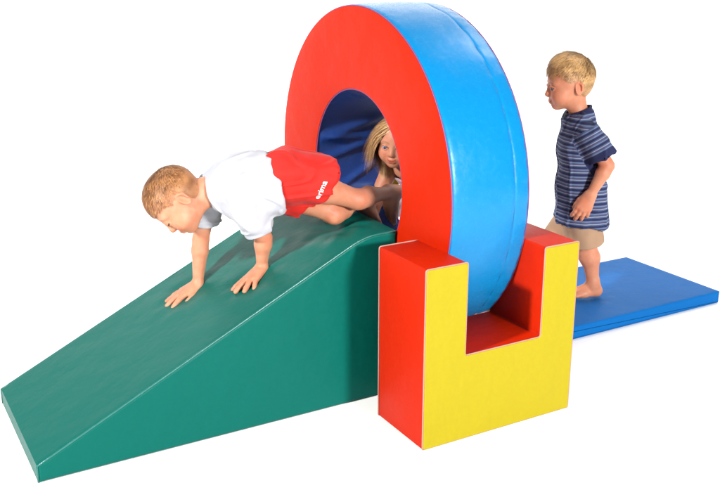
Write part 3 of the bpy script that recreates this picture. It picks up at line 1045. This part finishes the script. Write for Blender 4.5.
body(P, hf2, p2, HV, flush=[(kneL2, .04, .5), (elL2, .035, .5), (wrL2 + dh * .06, .04, .35)])
eyes(hf2, p2, (1, .38, -.25), iris=(.04, .06, .09))
short_hair(hf2, p2, 21, (.18, .095, .034), (.60, .37, .16), length=.020, fringe=.024, hairline=.060, thick=.004, whorl=(-.055, 0, .10), n=15000, vol=.020)
hem2 = pel2 + (0, 0, -.060)
Ps = []
for s in (-1, 1):
    l = l2 * s
    Ps += [cone(pel2 + l * .050 + (0, 0, -.10), wst2 + l * .042, .105, .087, .04, clip=[(hem2, -nrm((.10, 0, 1)))]),
           cone(wst2 + l * .042, chs2 + l * .042, .084, .082, .04),
           cone(chs2 + l * .042, nck2 + l * .060 - np.array((0, 0, .056)), .080, .048, .040, clip=[(nck2 + (0, 0, -.010), (-.30, .18, 1))])]
Ps += [cone(chs2, nck2 + (0, 0, .02), .080, .049, .03, clip=[(nck2 + (0, 0, -.016), (-.30, .18, 1))])]
cuffs = []
for sh, el, t in ((shL2, elL2, .74), (shR2, elR2, .72)):
    d = nrm(el - sh); c = sh + (el - sh) * t
    cuffs.append((sh, d, c))
    Ps += [cone(sh - d * .0, el, .048, .053, .030, clip=[(c, d)])]
s2, V2, F2_ = cloth('shirt', Ps, M['striped'], p2, HV, shell=.0055, wr=[((13, 13, 6), .009, 7), ((30, 30, 16), .003, 8), ((15, 15, 9), -.006, 27)])
st = V2[:, 2] / .031 + noise3(V2, 6, 2) * .10
cuff = np.zeros(len(V2))
for sh, d, c in cuffs:
    ax_ = (V2 - sh) @ d
    rad = np.linalg.norm((V2 - sh) - ax_[:, None] * d, axis=1)
    side = (V2 - chs2) @ l2
    outw = np.abs(side) > .108
    same = np.sign(side) == np.sign((sh - chs2) @ l2)
    msk = (rad < .075) & (ax_ > -.02) & outw & same
    st[msk] = (ax_[msk]) / .031 + .3
    cuff[msk & (ax_ > ((c - sh) @ d) - .020)] = 1
fattr(s2, 'stripe', st); fattr(s2, 'cuff', cuff)
cloth('collar', [cone(nck2 + (0, 0, -.040), nck2 + (0, 0, .030), .0610, .0530, .01, clip=[(nck2 + (0, 0, .006), (-.30, .18, 1))])], M['navy_trim'], s2, .0020, shell=.008, it=2)
Pp = []
for s, hip, kne, t in ((1, hipL2, kneL2, .90), (-1, hipR2, kneR2, .90)):
    d = nrm(kne - hip); c = hip + (kne - hip) * t
    Pp += [cone(pel2 + l2 * s * .042 + (0, 0, .04), hip, .068, .074, .04, clip=[(pel2 + (0, 0, .02), (0, 0, 1))]),
           cone(hip, kne - d * .0, .074, .077, .03, clip=[(c, d)])]
cloth('shorts', Pp, M['khaki'], p2, HV, shell=.0055, wr=[((16, 16, 6), .005, 12), ((34, 34, 14), .003, 13)])

# ================================================================== girl looking out of the tunnel
p3 = thing('person', 'girl with long blond hair peering out of the ring tunnel', 'person', (.70, .84, .0566))
f3 = nrm((-.72, -.66, -.16))
hf3 = Fr((.408, .826, .808), frame(f3, (.02, -.10, 1)), .93)
pel3, wst3, chs3, nck3 = np.array((.710, .860, .590)), np.array((.650, .860, .615)), np.array((.560, .860, .650)), np.array((.440, .858, .700))
l3 = np.array((0.05, -1, 0.0))
shR3 = np.array((.455, .965, .655)); shL3 = np.array((.440, .745, .650))
# her right arm is the far one from the ring's mouth, her left props on the tunnel floor
elR3 = np.array((.400, .960, .570)); wrR3 = np.array((.330, .880, .505))
elL3 = np.array((.410, .720, .540)); wrL3 = np.array((.360, .715, .447))
hipL3 = pel3 + l3 * .055 + (0, 0, -.02); hipR3 = pel3 - l3 * .055 + (0, 0, -.02)
kneL3 = np.array((.690, .790, .330)); kneR3 = np.array((.475, .905, .545)); ankL3 = np.array((.730, .790, .118)); ankR3 = np.array((.650, .965, .470))
P = head_prims(hf3, smile=.0055) + torso(pel3, wst3, chs3, nck3, hf3.p(-.022, 0, -.05), l3)
P += arm(shL3, elL3, wrL3) + arm(shR3, elR3, wrR3)
P += [hand_group(wrL3, (-1, 0, -.12), (0, 0, 1), False, 1.05, curl=(.1, .1, .1, .1), spread=.12, thumb_out=.8),
      hand_group(wrR3, (-.8, -.45, -.5), (-.2, .2, .9), True, 1.05, curl=(.15, .15, .15, .15), spread=.12, thumb_out=.8)]
P += leg(hipL3, kneL3, ankL3, 1.0, (-1, 0, 0)) + leg(hipR3, kneR3, ankR3, 1.0)
P += [foot_group(ankL3, (-1, -.1, 0), (0, 0, 1), False, 1.0), foot_group(ankR3, (.2, .1, -1), (-1, 0, -.2), True, 1.0)]
body(P, hf3, p3, HV, smile=.0055)
eyes(hf3, p3, (1, -.1, -.15))
def long_hair(f, parent, rs, c_dark, c_light, n=12000):
    R = f.R; k = f.k
    prims = [ell(f.p(-.014, 0, .032), np.array((.092, .076, .077)) * k, R, .01), ell(f.p(-.040, 0, -.030), np.array((.050, .060, .072)) * k, R, .03)]
    V, F = build(prims, .003)
    Q = f.inv(V); Nn = vnormals(V, F)
    x, y, z = Q.T
    lim = np.where(x > .035, .060 - .25 * np.abs(y), np.where(x > 0, .060 - (.035 - x) * 4.2, -.2))
    keep = ((z - lim + noise3(Q, 80, 2) * .004) > 0)[F].all(1)
    F2 = F[keep]; used = np.unique(F2); mp = np.full(len(V), -1); mp[used] = np.arange(len(used))
    Vc, Nc, Qc, F2 = V[used], Nn[used], Q[used], mp[F2]
    tone = .5 + .5 * noise3(Qc * np.array((60, 60, 12)), 1, 8)
    cc = np.array(c_dark) * (1 - tone)[:, None] + np.array(c_light) * tone[:, None]
    rnd = np.random.RandomState(rs)
    ok = np.where((Qc[:, 2] > -.05) & ~((Qc[:, 0] > .050) & (np.abs(Qc[:, 1]) < .030) & (noise3(Qc, 60, 6) < .62)))[0]
    pick = ok[rnd.randint(0, len(ok), n)]
    q = Qc[pick]; Np = Nc[pick]; roots = Vc[pick] + Np * .001 + rnd.normal(0, .001, (n, 3))
    part = np.stack([-.40 - .25 * rnd.rand(n), np.sign(q[:, 1] + rnd.normal(0, .004, n)) * .65, -.45 - .5 * rnd.rand(n)], 1) + rnd.normal(0, .05, (n, 3)) + .25 * np.stack([noise3(q, 40, 3), noise3(q, 40, 4), noise3(q, 40, 5)], 1)
    dw = part @ R.T; dw -= Np * (dw * Np).sum(1)[:, None]; dw /= np.linalg.norm(dw, axis=1)[:, None] + 1e-9
    tn = np.clip(.5 + .5 * noise3(q, 70, 9) + rnd.normal(0, .25, n), 0, 1)
    col = np.array(c_dark) * (1 - tn)[:, None] + np.array(c_light) * tn[:, None]
    top = np.clip((q[:, 2] + .05) / .15, 0, 1)
    ln = (.125 + .10 * top * rnd.rand(n) + .03 * rnd.rand(n)) * k
    v2, f2_, c2 = hair_tufts(roots, Np, dw, ln, np.full(n, .0010), .10 + .15 * rnd.rand(n), col, rs, 7, 1.4, droop=np.array((0, 0, -2.2)))
    o = mesh_obj('hair', np.concatenate([Vc, v2]), np.concatenate([F2, f2_ + len(Vc)]), M['hair'], parent)
    paint(o, 'tint', np.concatenate([cc, c2]))
long_hair(hf3, p3, 31, (.36, .18, .065), (.74, .47, .23))
a3 = nrm(nck3 - pel3)
Ps = [cone(chs3, nck3 - a3 * .02, .074, .05, .04, clip=[(nck3 - a3 * .03, a3)])]
for sh, el in ():
    d = nrm(el - sh); Ps += [cone(sh, el, .046, .05, .03, clip=[(sh + (el - sh) * .75, d)])]
for s in (-1, 1):
    l = l3 * s
    Ps += [cone(pel3 + l * .046 - a3 * .05, wst3 + l * .042, .088, .080, .04, clip=[(pel3, -a3)]),
           cone(wst3 + l * .042, chs3 + l * .042, .080, .078, .04),
           cone(chs3 + l * .042, nck3 + l * .055 - a3 * .05, .076, .046, .04, clip=[(nck3 - a3 * .045, a3)])]
cloth('top', Ps, M['pink_cloth'], p3, HV, shell=.0055, wr=[((14, 14, 10), .005, 17)])
Pp = []
for s, hip, kne, ank in ((1, hipL3, kneL3, ankL3), (-1, hipR3, kneR3, ankR3)):
    d = nrm(ank - kne); c = kne + (ank - kne) * .80
    Pp += [cone(pel3 + l3 * s * .042 + a3 * .03, hip, .078, .082, .04, clip=[(pel3 + a3 * .05, a3)]),
           cone(hip, kne, .078, .052, .02), cone(kne, ank, .052, .036, .02, clip=[(c, d)])]
cloth('leggings', Pp, M['leggings'], p3, HV, shell=.0055, wr=[((20, 20, 20), .005, 19)])
